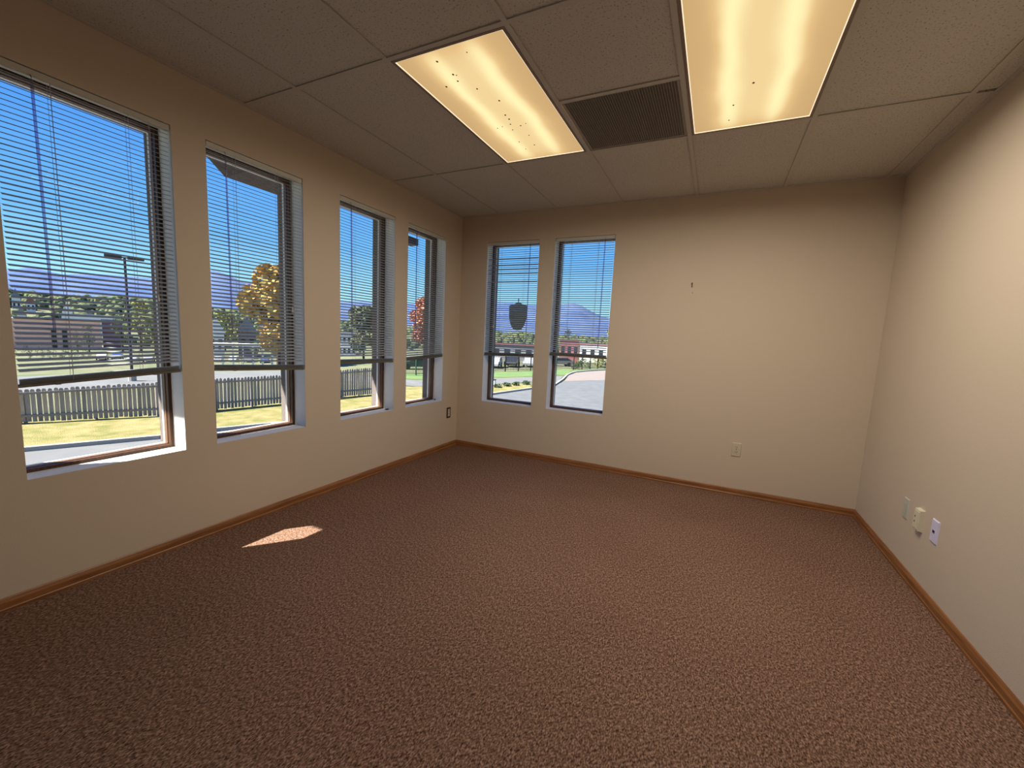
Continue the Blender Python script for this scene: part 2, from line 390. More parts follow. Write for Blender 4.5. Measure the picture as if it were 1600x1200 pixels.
def make_blind(n, a0, a1, left, label, cords):
    W = a1-a0; B = tag(empty('mini_blind', (XL, a0, 0) if left else (a0, YB, 0), HP if left else 0), label, 'blind', 'white mini blinds half raised in the windows')
    dc = .017; g = .005
    top = HEAD-.004; zl, zr = BL[n]
    hr = MB(); prof = [(dc-.014, top), (dc-.014, top-.022), (dc-.012, top-.026), (dc+.012, top-.026), (dc+.014, top-.022), (dc+.014, top)]
    hr.prism(prof, 'x', g, W-g); hr.build('headrail', M_RAIL, B, bevel=0)
    # one slat mesh per blind
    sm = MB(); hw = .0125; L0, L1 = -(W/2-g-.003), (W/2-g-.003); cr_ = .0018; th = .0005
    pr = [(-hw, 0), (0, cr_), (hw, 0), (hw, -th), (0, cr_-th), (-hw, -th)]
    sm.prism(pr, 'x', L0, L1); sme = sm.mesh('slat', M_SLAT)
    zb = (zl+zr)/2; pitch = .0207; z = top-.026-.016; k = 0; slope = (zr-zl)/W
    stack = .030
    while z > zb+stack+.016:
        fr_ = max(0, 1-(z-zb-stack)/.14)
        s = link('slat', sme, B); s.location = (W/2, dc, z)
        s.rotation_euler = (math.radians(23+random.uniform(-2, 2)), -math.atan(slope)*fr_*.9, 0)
        if n == 5 and k in (6, 9, 11, 13, 17): s.rotation_euler.x = math.radians(40)
        z -= pitch*(1-.12*fr_) if fr_ > 0 else pitch; k += 1
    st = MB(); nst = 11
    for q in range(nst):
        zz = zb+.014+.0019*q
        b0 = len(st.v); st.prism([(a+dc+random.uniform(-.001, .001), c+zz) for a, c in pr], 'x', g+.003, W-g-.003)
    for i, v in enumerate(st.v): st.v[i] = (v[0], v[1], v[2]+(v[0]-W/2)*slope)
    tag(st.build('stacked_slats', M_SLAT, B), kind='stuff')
    br = MB(); br.prism([(dc-.0125, zb+.003), (dc-.011, zb), (dc+.011, zb), (dc+.0125, zb+.003), (dc+.0125, zb+.010), (dc+.009, zb+.013), (dc-.009, zb+.013), (dc-.0125, zb+.010)], 'x', g, W-g)
    for i, v in enumerate(br.v): br.v[i] = (v[0], v[1], v[2]+(v[0]-W/2)*slope)
    rail = br.build('bottom_rail', M_BRAIL, B)
    for s_ in (.2, .8):
        MB().box((W*s_-.009, dc-.0145, zb-.0015+(W*(s_-.5))*slope), (W*s_+.009, dc-.0120, zb+.012+(W*(s_-.5))*slope)).build('rail_button', M_BRAIL, rail)
    lad, wand, lift = cords
    for a in lad:
        zz = zb+.012+(a-W/2)*slope
        for d in (dc-hw-.0012, dc+hw+.0012): MB().tube([(a, d, top-.024), (a, d, zz)], .0007, 4).build('ladder_cord', M_CORD, B)
        MB().tube([(a+.006, dc, top-.024), (a+.006, dc, zz)], .0007, 4).build('lift_cord', M_CORD, B)
    wd = dc-hw-.009
    MB().tube([(wand, dc-.012, top-.020), (wand, wd, top-.030), (wand, wd, top-.045)], .0016, 6).build('wand_hook', M_STEEL, B)
    MB().tube([(wand, wd, top-.04), (wand+.004, wd-.004, top-1.02)], .0052, 6).build('tilt_wand', M_WAND, B)
    for q in (-.002, .002):
        MB().tube([(lift+q, wd+.004, top-.020), (lift+q, wd+.002, 1.34)], .0008, 4).build('pull_cord', M_CORD, B)
    MB().tube([(lift, wd+.002, 1.345), (lift, wd+.002, 1.335), (lift, wd+.002, 1.315)], [.002, .004, .0065], 6).build('cord_tassel', M_RAIL, B)
    return B
def la(u, v, a0, left): return (on_x(u, v, XL-.008).y if left else on_y(u, v, YB+.008).x) - a0
CORDS = {1: ([la(82,200,.642,1), la(206,300,.642,1)], la(50,160,.642,1), la(234,250,.642,1)),
         2: ([la(370,340,1.387,1), la(435,340,1.387,1)], la(352,300,1.387,1), la(452,290,1.387,1)),
         3: ([la(555,360,2.273,1), la(594,400,2.273,1)], la(547,360,2.273,1), la(606,350,2.273,1)),
         4: ([la(654,430,3.023,1), la(679,430,3.023,1)], la(649,400,3.023,1), la(688,400,3.023,1)),
         5: ([la(783,400,-2.214,0), la(820,400,-2.214,0)], la(829,395,-2.214,0), la(776,400,-2.214,0)),
         6: ([la(892,400,-1.475,0), la(934,400,-1.475,0)], la(945,395,-1.475,0), la(882,400,-1.475,0))}
BLAB = {1: 'white mini blind in the leftmost window, widest in view, its bottom rail sagging left',
        2: 'white mini blind in the second window, a dark eave showing through its top',
        3: 'white mini blind in the third window from the left',
        4: 'white mini blind in the window wall window nearest the room corner',
        5: 'white mini blind in the back wall window with a grey shield on its glass',
        6: 'white mini blind in the rightmost window, above the parking lot'}
for n in range(1, 7):
    left = n <= 4; a0, a1 = LEFT_W[n-1] if left else BACK_W[n-5]
    make_window(n, a0, a1, left); make_blind(n, a0, a1, left, BLAB[n], CORDS[n])

for n, (a0, a1) in enumerate(ADDED_W): make_window(7+n, a0, a1, True)  # added windows, out of view, for extra daylight

# shield-shaped sticker on the glass of window 5
sc = on_y(809, 494, YB+.168)
pts = []
hw_, hh = .105, .15
for x, z in ((0, 1), (.55, .80), (1, .72)): pts.append((x*hw_, z*hh))
for k in range(1, 9):
    t = k/8; pts.append((hw_*math.cos(t*math.pi/2)**.75 if t < 1 else 0, hh*(.1-1.1*math.sin(t*math.pi/2)**1.4)))
outline = [(x, z) for x, z in pts] + [(-x, z) for x, z in pts[-2:0:-1]]
sh = tag(empty('window_sticker', (sc.x, YB+.1685, sc.z)), 'grey-green shield-shaped security sticker on the back wall window glass', 'sticker')
M_SHIELD = mat('sticker_back', (.42, .47, .40), .7); M_SHIELD2 = mat('sticker_print', (.55, .58, .46), .7)
for M in (M_SHIELD, M_SHIELD2):          # thin vinyl: some daylight comes through it
    t = M.node_tree; o_ = t.nodes['Material Output']; mx = t.nodes.new('ShaderNodeMixShader'); tl = t.nodes.new('ShaderNodeBsdfTranslucent')
    tl.inputs[0].default_value = (.62, .66, .56, 1); mx.inputs[0].default_value = .35
    t.links.new(t.nodes['Principled BSDF'].outputs[0], mx.inputs[1]); t.links.new(tl.outputs[0], mx.inputs[2]); t.links.new(mx.outputs[0], o_.inputs[0])
MB().prism(outline, 'y', 0, .0012).build('shield', M_SHIELD, sh)
MB().box((-.08, -.0005, -.012), (.08, 0, -.002)).build('shield_band', M_SHIELD2, sh)
MB().box((-.006, 0, hh), (.006, .0012, hh+.03)).build('shield_tab', M_SHIELD, sh)

# ------------------------------------------------------------------ wall plates and small things
def plate(name, loc, rz, label, pm, th, kind):
    P = tag(empty(name, loc, rz), label, 'outlet' if kind == 'duplex' else 'wall plate')
    # local: x along wall, -y into the room
    wv, hv = .070, .115
    b = MB(); c = .004
    b.add([(-wv/2,0,-hv/2),(wv/2,0,-hv/2),(wv/2,0,hv/2),(-wv/2,0,hv/2), (-wv/2+c,-th,-hv/2+c),(wv/2-c,-th,-hv/2+c),(wv/2-c,-th,hv/2-c),(-wv/2+c,-th,hv/2-c)],
          [(4,5,6,7),(0,1,5,4),(1,2,6,5),(2,3,7,6),(3,0,4,7),(0,3,2,1)])
    pl = b.build('cover_plate', pm, P)
    if kind == 'duplex':
        for s in (-1, 1):
            r = MB(); rr = .0172; cz = s*.0195
            prof = [(rr*math.cos(t)*1.0, max(-.0125, min(.0125, rr*math.sin(t)))+cz) for t in [2*math.pi*k/20 for k in range(20)]]
            r.prism(prof, 'y', -th-.0025, -th+.001); rc = r.build('receptacle', pm, P)
            for x in (-.0063, .0063): MB().box((x-.0013, -th-.003, cz+.000), (x+.0013, -th-.0024, cz+.009)).build('slot', M_BLACK, rc)
            MB().ball((0, -th-.0024, cz-.006), .0028, .0008, .0028).build('ground_hole', M_BLACK, rc)
        MB().ball((0, -th-.0002, 0), .003, .0012, .003).build('screw', M_STEEL, P)
    elif kind == 'blank':
        for s in (-1, 1): MB().ball((0, -th, s*.042), .003, .0012, .003).build('screw', M_ALMOND, P)
        MB().box((-.017, -th-.0015, -.033), (.017, -th, .033)).build('insert', pm, P)
    elif kind == 'jackbox':
        for s in (-1, 1): MB().ball((-.012, -th, s*.014), .0045, .0012, .006).build('jack_hole', M_BROWNP, P)
        MB().box((-.026, -th-.003, -.046), (.026, -th, .046)).build('box_lid', pm, P)
        for c_ in P.children:
            if c_.name.startswith('jack_hole'): c_.location.y = -.003
    elif kind == 'jack':
        MB().box((-.011, -th-.0016, -.008), (.011, -th, .005)).build('jack_slot', M_BLACK, P)
        MB().box((-.012, -th-.0008, -.010), (.012, -th+.0002, .010)).build('jack_bezel', pm, P)
    return P
plate('wall_outlet', (.231, YB, .387), 0, 'almond duplex outlet low on the blank part of the back wall', M_ALMOND, .006, 'duplex')
plate('blank_wall_plate', (XR, 3.060, .364), -HP, 'grey-beige flat wall plate on the right wall, farthest from the camera', M_GREYP, .005, 'blank')
plate('phone_jack_box', (XR, 2.866, .367), -HP, 'thick ivory jack box between the two flat plates on the right wall', M_IVORY, .020, 'jackbox')
plate('data_jack_plate', (XR, 2.708, .368), -HP, 'lavender-white wall plate with one black jack on the right wall', M_WHITEP, .006, 'jack')
# left wall outlet: brown surround with a pale receptacle
P = tag(empty('wall_outlet', (XL, 3.724, .388), HP), 'small brown-edged outlet on the window wall beside the room corner', 'outlet')
b = MB(); b.box((-.035, -.006, -.057), (.035, 0, .057)); b.build('cover_plate', M_BROWNP, P, bevel=.002)
ins = MB().box((-.018, -.008, -.040), (.018, -.006, .040)).build('receptacle', M_GREYP, P)
for s in (-1, 1):
    for x in (-.006, .006): MB().box((x-.0013, -.0086, s*.018), (x+.0013, -.008, s*.018+.009)).build('slot', M_BLACK, ins)
# nail and the filled hole below it
nl = on_y(1081.5, 445, YB)
N = tag(empty('wall_nail', (nl.x, YB, nl.z)), 'dark nail left sticking out of the back wall at picture height', 'nail')
MB().tube([(0, .002, -.006), (0, -.018, .010)], .0028, 8).build('shank', M_STEEL, N)
MB().tube([(0, -.018, .010), (0, -.0195, .0112)], .006, 8).build('head', M_STEEL, N)
MB().tube([(0, 0, -.004), (.0, -.004, -.020)], [.003, .004], 8).build('hook', M_STEEL, N)
hl = on_y(1082, 457.5, YB)
tag(MB().ball((0, 0, 0), .006, .0012, .006, 10).build('filled_nail_hole', mat('filler', (.42, .31, .22), .9)), 'small brownish filled hole just below the nail on the back wall', 'wall mark').location = (hl.x, YB-.0002, hl.z)
# hold-down clips on two sills
for u, v, lab in ((604.5, 640.2, 'small black clip on the sill of the third window'), (680, 624.6, 'small black clip on the sill of the window nearest the corner')):
    p = on_z(u, v, SILL); c_ = tag(empty('sill_clip', (p.x, p.y, SILL)), lab, 'clip', 'blind clips on the sills')
    MB().box((-.012, -.018, 0), (.012, .018, .003)).build('clip_base', M_BLACK, c_)
    MB().box((-.003, -.014, .003), (.003, .014, .009)).build('clip_tongue', M_BLACK, c_)

# ================================================================== outside
from mathutils import noise as mnoise
def smooth(a, b, x): t = max(0, min(1, (x-a)/(b-a))); return t*t*(3-2*t)
def interp(tab, x):
    if x <= tab[0][0]: return tab[0][1]
    for (a, p), (b, q) in zip(tab, tab[1:]):
        if x <= b: return p+(q-p)*(x-a)/(b-a)
    return tab[-1][1]
HILL = [(10, .002), (30, .004)]
for _u, _v in ((640, 512), (590, 506), (530, 500), (400, 488), (335, 482), (240, 467), (100, 462), (0, 452)):
    _d = ray(_u, _v); HILL.append((math.degrees(math.atan2(-_d.x, _d.y)), _d.z/math.hypot(_d.x, _d.y)-.010))
HILL += [(110, .06), (150, .05)]
def azim(x, y): return math.degrees(math.atan2(-x, y))
def gz(x, y):
    d = math.hypot(x, y); a = azim(x, y); k = smooth(42, 58, a)
    z = GZ - k*.09*max(0, min(d-45, 65)) - (1-k)*.035*max(0, min(d-75, 120))
    if d > 200: z += (CAMZ + interp(HILL, a)*min(d, 650) - z)*smooth(200, 620, d)
    return z
def G_(u, v):
    """where a picture ray meets the ground"""
    d = ray(u, v); d = d/math.hypot(d.x, d.y); t = 3.0
    while t < 640:
        p = CAM+d*t
        if p.z <= gz(p.x, p.y): return Vector((p.x, p.y, gz(p.x, p.y)))
        t += max(.05, t*.004)
    p = CAM+d*640; return Vector((p.x, p.y, gz(p.x, p.y)))
def hpx(p, px_): return px_*math.hypot(p.x, p.y)/F*1.0        # pixel height -> metres at the distance of p
def azpx(u): d = ray(u, 520); return azim(d.x, d.y)

M_GROUND = mat('dry_turf', (.16, .15, .09), 1, (.09, .11, .05), .5, 6, coord='Object')
M_LAWN = mat('lawn_green', (.085, .15, .05), 1, (.12, .18, .06), 1.2, 5)
M_DRY = mat('dry_lawn', (.29, .225, .10), 1, (.15, .15, .04), 1.6, 6, .8, 30, bdist=.05)
M_ASPH = mat('asphalt', (.105, .108, .115), .95, (.13, .133, .14), 1.5, 8)
M_ROAD = mat('road_concrete', (.125, .125, .13), .95, (.15, .15, .15), .7, 6)
M_KERB = mat('kerb_concrete', (.32, .29, .26), .95)
M_APRON = mat('apron_concrete', (.19, .155, .14), .95, (.21, .175, .16), 1, 5)
# terrain
tb = MB(); NA, radii = 120, [0.5]
while radii[-1] < 3500: radii.append(max(radii[-1]+1.5, radii[-1]*1.09))
for r_ in radii:
    for k in range(NA):
        a = math.radians(-60+240*k/(NA-1)); x, y = -r_*math.sin(a), r_*math.cos(a); tb.v.append((x, y, gz(x, y)))
for i in range(len(radii)-1):
    for k in range(NA-1): tb.f.append((i*NA+k, i*NA+k+1, (i+1)*NA+k+1, (i+1)*NA+k)); tb.mi.append(0)
tag(tb.build('ground', M_GROUND, smooth=True), kind='structure')
def flat(name, pts, m_, dz=.02):
    b = MB(); b.add([(p[0], p[1], GZ+dz) for p in pts], [tuple(range(len(pts)))]); me = b.mesh(name, m_)
    o = link(name, me); return tag(o, kind='structure')
def gp(u, v): p = on_z(u, v, GZ); return (p.x, p.y)
def strip(name, near, far, m_, dz=.03):
    b = MB(); n = len(near)
    for q in near+far: x, y = gp(*q); b.v.append((x, y, GZ+dz))
    for i in range(n-1): b.f.append((i, i+1, n+i+1, n+i)); b.mi.append(0)
    return tag(b.build(name, m_), kind='structure')
def kerb(name, pts, wv=.18, hv=.15):
    b = MB(); P_ = [Vector((*gp(*q), GZ)) for q in pts]
    for a, c in zip(P_, P_[1:]):
        d = (c-a).normalized(); s = Vector((-d.y, d.x, 0))*wv/2; z = Vector((0, 0, hv))
        b.add([a-s, c-s, c+s, a+s, a-s+z, c-s+z, c+s+z, a+s+z], [(4,5,6,7),(0,1,5,4),(1,2,6,5),(2,3,7,6),(3,0,4,7)])
    return tag(b.build(name, M_KERB), kind='structure')
flat('parking_west', [gp(-200, 728), gp(38, 706), gp(250, 686), gp(340, 674), gp(440, 664), gp(600, 664), (-3, 8), (-3, -8), (-20, -12)], M_ROAD)
kerb('kerb_west', [(-200, 728), (38, 706), (250, 686), (340, 674), (440, 664)])
strip('dry_lawn_strip', [(-200, 726), (38, 704), (250, 684), (340, 673), (440, 663), (600, 660), (700, 640), (760, 618), (829, 608)],
      [(-200, 668), (30, 655), (250, 646), (340, 634), (440, 625), (590, 608), (650, 604), (775, 603), (829, 599)], M_DRY, .012)
strip('road', [(-150, 630), (0, 616), (250, 602), (450, 590), (560, 598), (650, 604), (775, 601), (829, 597), (868, 602)],
      [(-150, 598), (0, 590), (250, 582), (450, 580), (560, 588), (650, 595), (775, 592), (829, 590), (880, 588)], M_ROAD, .03)
flat('driveway', [gp(620, 660), gp(690, 634), gp(760, 618.5), gp(829, 608.5), gp(868, 602), gp(882, 596), gp(945, 594), gp(1150, 592), (8, 12), (6, 5), (-3, 5)], M_ASPH, .025)
kerb('kerb_lawn', [(690, 634), (760, 618.5), (829, 608.5), (866, 603)])
flat('apron', [gp(882, 596), gp(945, 594), gp(1150, 592), gp(1150, 576), gp(945, 579), gp(920, 580.5), gp(900, 582.5), gp(888, 587)], M_APRON, .03)
kerb('kerb_curve', [(866, 603), (879, 594), (886, 587), (892, 584), (900, 582), (920, 580), (945, 578.5), (1150, 575)])
strip('green_lawn', [(600, 590), (650, 593), (770, 590), (829, 588.5), (868, 586), (884, 586)], [(600, 580), (650, 584), (770, 581), (829, 579.5), (868, 577), (896, 578)], M_LAWN, .02)
strip('verge', [(896, 582), (920, 579.5), (945, 578), (1150, 574.5)], [(896, 578), (920, 577), (945, 576), (1150, 572)], M_LAWN, .02)

# mountains
SKYL = [(-300,432),(0,420),(20,421),(48,416),(75,424),(99,428),(150,427),(200,431),(240,434),(330,423),(354,430),(379,441),(408,445),(425,451),(480,462),(532,470),(584,472),(637,471),(670,476),(720,476),(774,473),(825,475),(874,478),(890,475),(904,476),(917,484),(937,494),(952,497),(1100,505),(1300,512)]
PROF = []
for u, v in SKYL:
    d = ray(u, v); PROF.append((azim(d.x, d.y), d.z/math.hypot(d.x, d.y)))
PROF.sort()
M_MOUNT = mat('mountain_haze_blue', (.042, .080, .20), 1, (.072, .112, .22), .004, 8, lo=.4, hi=.62)  # distance haze put into the base colour as blue
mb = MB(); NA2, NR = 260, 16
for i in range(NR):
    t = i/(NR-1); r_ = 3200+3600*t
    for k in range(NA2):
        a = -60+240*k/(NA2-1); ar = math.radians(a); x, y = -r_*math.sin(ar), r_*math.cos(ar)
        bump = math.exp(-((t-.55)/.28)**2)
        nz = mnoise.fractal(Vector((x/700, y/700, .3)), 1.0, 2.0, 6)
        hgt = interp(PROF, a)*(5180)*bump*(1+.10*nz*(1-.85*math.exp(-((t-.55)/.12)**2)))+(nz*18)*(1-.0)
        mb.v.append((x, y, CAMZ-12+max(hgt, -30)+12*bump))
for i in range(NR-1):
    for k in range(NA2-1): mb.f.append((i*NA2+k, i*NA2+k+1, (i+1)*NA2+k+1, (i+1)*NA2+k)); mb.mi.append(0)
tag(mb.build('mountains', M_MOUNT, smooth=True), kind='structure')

# eave pieces hanging below the roof edge, seen through the second and fourth windows
XE = XL-TH-1.05
def eave_piece(u0, v0, u1, top, bev):
    a = on_x(u0, v0, XE); b_ = on_x(u1, v0, XE)
    b = MB(); z0 = a.z; y0 = a.y; y1 = b_.y
    prof = [(y0-bev, top), (y0-bev, z0+bev*.8), (y0, z0), (y1, z0), (y1, top)]
    vs = [(XE, p, q) for p, q in prof]+[(XE+.5, p, q) for p, q in prof]; n = len(prof)
    b.add(vs, [(i, (i+1) % n, n+(i+1) % n, n+i) for i in range(n)]+[tuple(range(n)), tuple(range(n, 2*n))[::-1]])
    return b.build('eave_beam', M_EAVE, roof)
eave_piece(351, 276, 470, ROOFZ+.05, .14)
a = on_x(637, 383, XE); t_ = on_x(637, 373, XE); y_s = on_x(615, 378, XE).y
MB().box((XE, y_s, a.z), (XE+.12, YB+TH+.5, t_.z)).build('eave_beam', M_EAVE, roof)

# picket fence of dog-eared boards
M_PICK = [mat('weathered_picket_%d' % i, c, .95, tuple(q*.75 for q in c), 5, 6, stretch=(6, 6, .7)) for i, c in enumerate([(.30, .26, .24), (.36, .31, .28), (.25, .22, .205), (.42, .34, .28)])]
FB = [(34.5, 662.5), (250, 650.5), (337, 641.5), (445, 631), (533, 621), (586, 616.5)]; FT = [1.30, 1.50, 1.53, 1.57, 1.70, 1.80]
FP = [Vector((*gp(*q), 0)) for q in FB]
d0 = (FP[1]-FP[0]).normalized(); FP.insert(0, FP[0]-d0*3.0); FT.insert(0, 1.28)
fence = tag(empty('picket_fence', (FP[0].x, FP[0].y, GZ)), 'weathered grey dog-eared picket fence beyond the lawn outside the window wall', 'fence')
base = Vector((FP[0].x, FP[0].y, GZ))
pw, pt, pitch = .125, .02, .152
pm_ = MB(); pm_.prism([(-pw/2, 0), (pw/2, 0), (pw/2, .96), (pw/4, 1), (-pw/4, 1), (-pw/2, .96)], 'y', -pt/2, pt/2)
pms = []
for mm in M_PICK: pms.append(pm_.mesh('picket', mm))
rem = 0.0
for i in range(len(FP)-1):
    A, B_ = FP[i], FP[i+1]; L_ = (B_-A).length; ang = math.atan2((B_-A).y, (B_-A).x); d = rem
    while d < L_:
        p = A+(B_-A)*(d/L_); hgt = FT[i]+(FT[i+1]-FT[i])*d/L_
        o = link('picket', random.choice(pms), fence); o.location = (p.x-base.x, p.y-base.y, .06+random.uniform(-.02, .02))
        o.rotation_euler = (0, random.uniform(-.012, .012), ang); o.scale = (random.uniform(.92, 1.02), 1, hgt-.06)
        d += pitch
    rem = d-L_
    nrm = Vector((-math.sin(ang), math.cos(ang), 0))
    off = nrm*(-.045)                     # rails on the building side, in front of the boards
    for fz in (.2, .86):
        z0, z1 = FT[i]*fz, FT[i+1]*fz; q0, q1 = A-base+off, B_-base+off; s = nrm*.02
        q0 = Vector((q0.x, q0.y, z0)); q1 = Vector((q1.x, q1.y, z1)); up = Vector((0, 0, .085))
        MB().add([q0-s, q1-s, q1+s, q0+s, q0-s+up, q1-s+up, q1+s+up, q0+s+up], [(0,3,2,1),(4,5,6,7),(0,1,5,4),(1,2,6,5),(2,3,7,6),(3,0,4,7)]).build('rail', M_PICK[2], fence)
    for f_ in (0.02, .5, .98):
        q = A-base+(B_-A)*f_+nrm*.08; MB().box((q.x-.045, q.y-.045, 0), (q.x+.045, q.y+.045, FT[i]*.93)).build('post', M_PICK[0], fence)

# lamp post
M_POLE = mat('lamp_pole_bronze', (.05, .04, .045), .5)
p = G_(207, 596); H_ = hpx(p, 140)
lp = tag(empty('street_lamp', p), 'dark parking lot lamp post with a flat twin head beyond the fence', 'lamp')
MB().tube([(0,0,0), (0,0,.7)], .22, 10).build('base', M_KERB, lp)
MB().tube([(0,0,.7), (0,0,H_)], [.09, .07], 8).build('pole', M_POLE, lp)
ar_ = Vector((-p.y, p.x, 0)).normalized()
for s in (-1, 1):
    c = ar_*s*.55; ht = MB(); ht.box((-.42, -.2, -.09), (.42, .2, .09)); o = ht.build('lamp_head', M_POLE, lp, bevel=.03); o.location = (c.x, c.y, H_); o.rotation_euler = (0, 0, math.atan2(ar_.y, ar_.x))
MB().tube([Vector((0,0,H_))-ar_*.9, Vector((0,0,H_))+ar_*.9], .04, 6).build('cross_arm', M_POLE, lp)

# ---- trees
M_TRUNK = mat('bark', (.06, .045, .035), 1)
def leafmat(n_, a, b): return mat('leaves_'+n_, a, .9, b, 1.1, 3, coord='Object')
LM = dict(green=leafmat('green', (.05, .085, .025), (.12, .16, .05)), yellow=leafmat('yellow', (.26, .23, .04), (.15, .18, .045)), orange=leafmat('orange', (.42, .22, .05), (.36, .28, .07)),
          red=leafmat('red', (.45, .13, .08), (.42, .22, .12)), dark=leafmat('dark', (.03, .05, .025), (.06, .08, .035)), olive=leafmat('olive', (.13, .14, .06), (.08, .10, .045)))
def tree(name, label, u, vb, hpix, wpix, kind, shape='round', n_=900, group=None, dist=None):
    p = G_(u, vb)
    if dist: dd = Vector((p.x, p.y, 0)).normalized()*dist; p = Vector((dd.x, dd.y, gz(dd.x, dd.y)))
    H_ = hpx(p, hpix); R_ = hpx(p, wpix)/2; rnd = random.Random(int(u*13+vb))
    T = tag(empty(name, p), label, 'tree' if 'tree' in name else 'shrub', group)
    if 'tree' in name:
        tk = MB(); tk.tube([(0,0,-.1), (0,0,H_*.3), (R_*.05,0,H_*.6)], [H_*.022, H_*.016, H_*.006], 6)
        for q in range(4):
            a = q*1.7; tk.tube([(0,0,H_*.28), (math.cos(a)*R_*.4, math.sin(a)*R_*.4, H_*.55)], [H_*.01, H_*.004], 5)
        tk.build('trunk', M_TRUNK, T)
    cr_ = MB(); z0 = H_*.16 if 'tree' in name else 0
    blobs = []
    for q in range(17):
        t = rnd.random(); a = rnd.random()*6.28
        if shape == 'cone': rad = R_*(1-t)*.75
        else: rad = R_*.62*math.sin(math.pi*min(1, .18+t*.75))
        blobs.append((rad*math.cos(a), rad*math.sin(a), z0+(H_-z0)*(.12+.78*t), R_*(.36 if shape == 'round' else .30*(1.15-t))))
    ls = max(.06, R_*.085)
    for q in range(n_):
        bx_, by_, bz_, br_ = rnd.choice(blobs)
        v = Vector((rnd.gauss(0,1), rnd.gauss(0,1), rnd.gauss(0,1))).normalized()*br_*rnd.uniform(.55, 1.05)
        c = Vector((bx_, by_, bz_))+v
        if c.z > H_: c.z = H_-rnd.random()*.1*H_
        if c.z < z0*.7: c.z = z0*.7+rnd.random()*.05*H_
        a = Vector((rnd.gauss(0,1), rnd.gauss(0,1), rnd.gauss(0,1))).normalized(); b_ = a.orthogonal().normalized(); s = ls*rnd.uniform(.6, 1.3)
        cr_.add([c-a*s, c+b_*s*.6, c+a*s, c-b_*s*.6], [(0,1,2,3)])
    tag(cr_.build('foliage', LM[kind], T), kind='stuff')
    return T
tree('orange_tree', 'large yellow-orange autumn tree seen through the second window', 436, 578, 140, 100, 'orange', n_=4600)
tree('green_tree', 'tall pale green tree seen through the third window', 568, 562, 78, 64, 'olive', n_=3600)
tree('red_tree', 'red-orange autumn tree seen through the window nearest the corner', 664, 556, 92, 52, 'red', n_=4200)
tree('young_tree', 'yellow-green tree left of the orange tree, behind the carport', 352, 548, 50, 40, 'yellow', n_=900)
tree('low_tree', 'small green tree standing among the parked cars in the second window', 402, 560, 26, 18, 'green', n_=600)
for u, vb, hh_, ww, kk, lb in ((221, 552, 62, 26, 'yellow', 'yellow-green tree behind the lamp post in the leftmost window'), (244, 555, 72, 36, 'olive', 'olive tree at the right edge of the leftmost window'),
                          (192, 551, 50, 18, 'green', 'green tree at the right end of the pink building'), (140, 554, 36, 14, 'dark', 'dark tree in front of the pink building'),
                          (122, 553, 26, 10, 'olive', 'small olive tree before the middle of the pink building')):
    tree('street_tree', lb, u, vb, hh_, ww, kk, n_=600, group='trees round the far car park')
tree('bare_tree', 'dark tree behind the iron fence in the left half of the rightmost window', 884, 560, 48, 24, 'dark', n_=420)
tree('yellow_tree', 'yellow-green tree at the right edge of the rightmost window', 957, 566, 58, 34, 'yellow', n_=700)
for u, vb, hh_, ww, kk, lb in ((912, 574, 13, 26, 'green', 'green shrub behind the iron fence, middle of the rightmost window'), (936, 574, 14, 30, 'yellow', 'yellow-green hedge behind the iron fence in the rightmost window'),
                               (898, 577, 10, 16, 'dark', 'dark low shrub beside the curved kerb')):
    tree('fence_shrub', lb, u, vb, hh_, ww, kk, n_=420, group='shrubs along the iron fence')
for i, (u, vb, lb) in enumerate(((778, 606, 'leftmost low shrub on the dry lawn in the shield window'), (792, 604, 'second low shrub on the dry lawn in the shield window'), (807, 603, 'third low shrub on the dry lawn in the shield window'), (822, 601, 'rightmost low shrub on the dry lawn in the shield window'))):
    tree('lawn_shrub', lb, u, vb, 6, 15, 'dark', n_=260, group='low shrubs on the lawn')
for u, lb in zip((20, 44, 63, 81, 99, 117, 135), ('leftmost', 'second', 'third', 'fourth', 'fifth', 'sixth', 'seventh')):
    tree('hedge_shrub', lb+' dark clipped shrub in the row before the pink building', u, 560+u*.02, 14, 9.5, 'dark', n_=380, group='hedge before the pink building')
# white marker post on the lawn
p = G_(771, 604); q = tag(empty('marker_post', p), 'short white marker post on the dry lawn', 'post')
MB().box((-.14, -.14, 0), (.14, .14, hpx(p, 10))).build('post', M_VINYL, q); MB().box((-.17, -.17, hpx(p, 10)), (.17, .17, hpx(p, 10)+.06)).build('cap', M_BLACK, q)

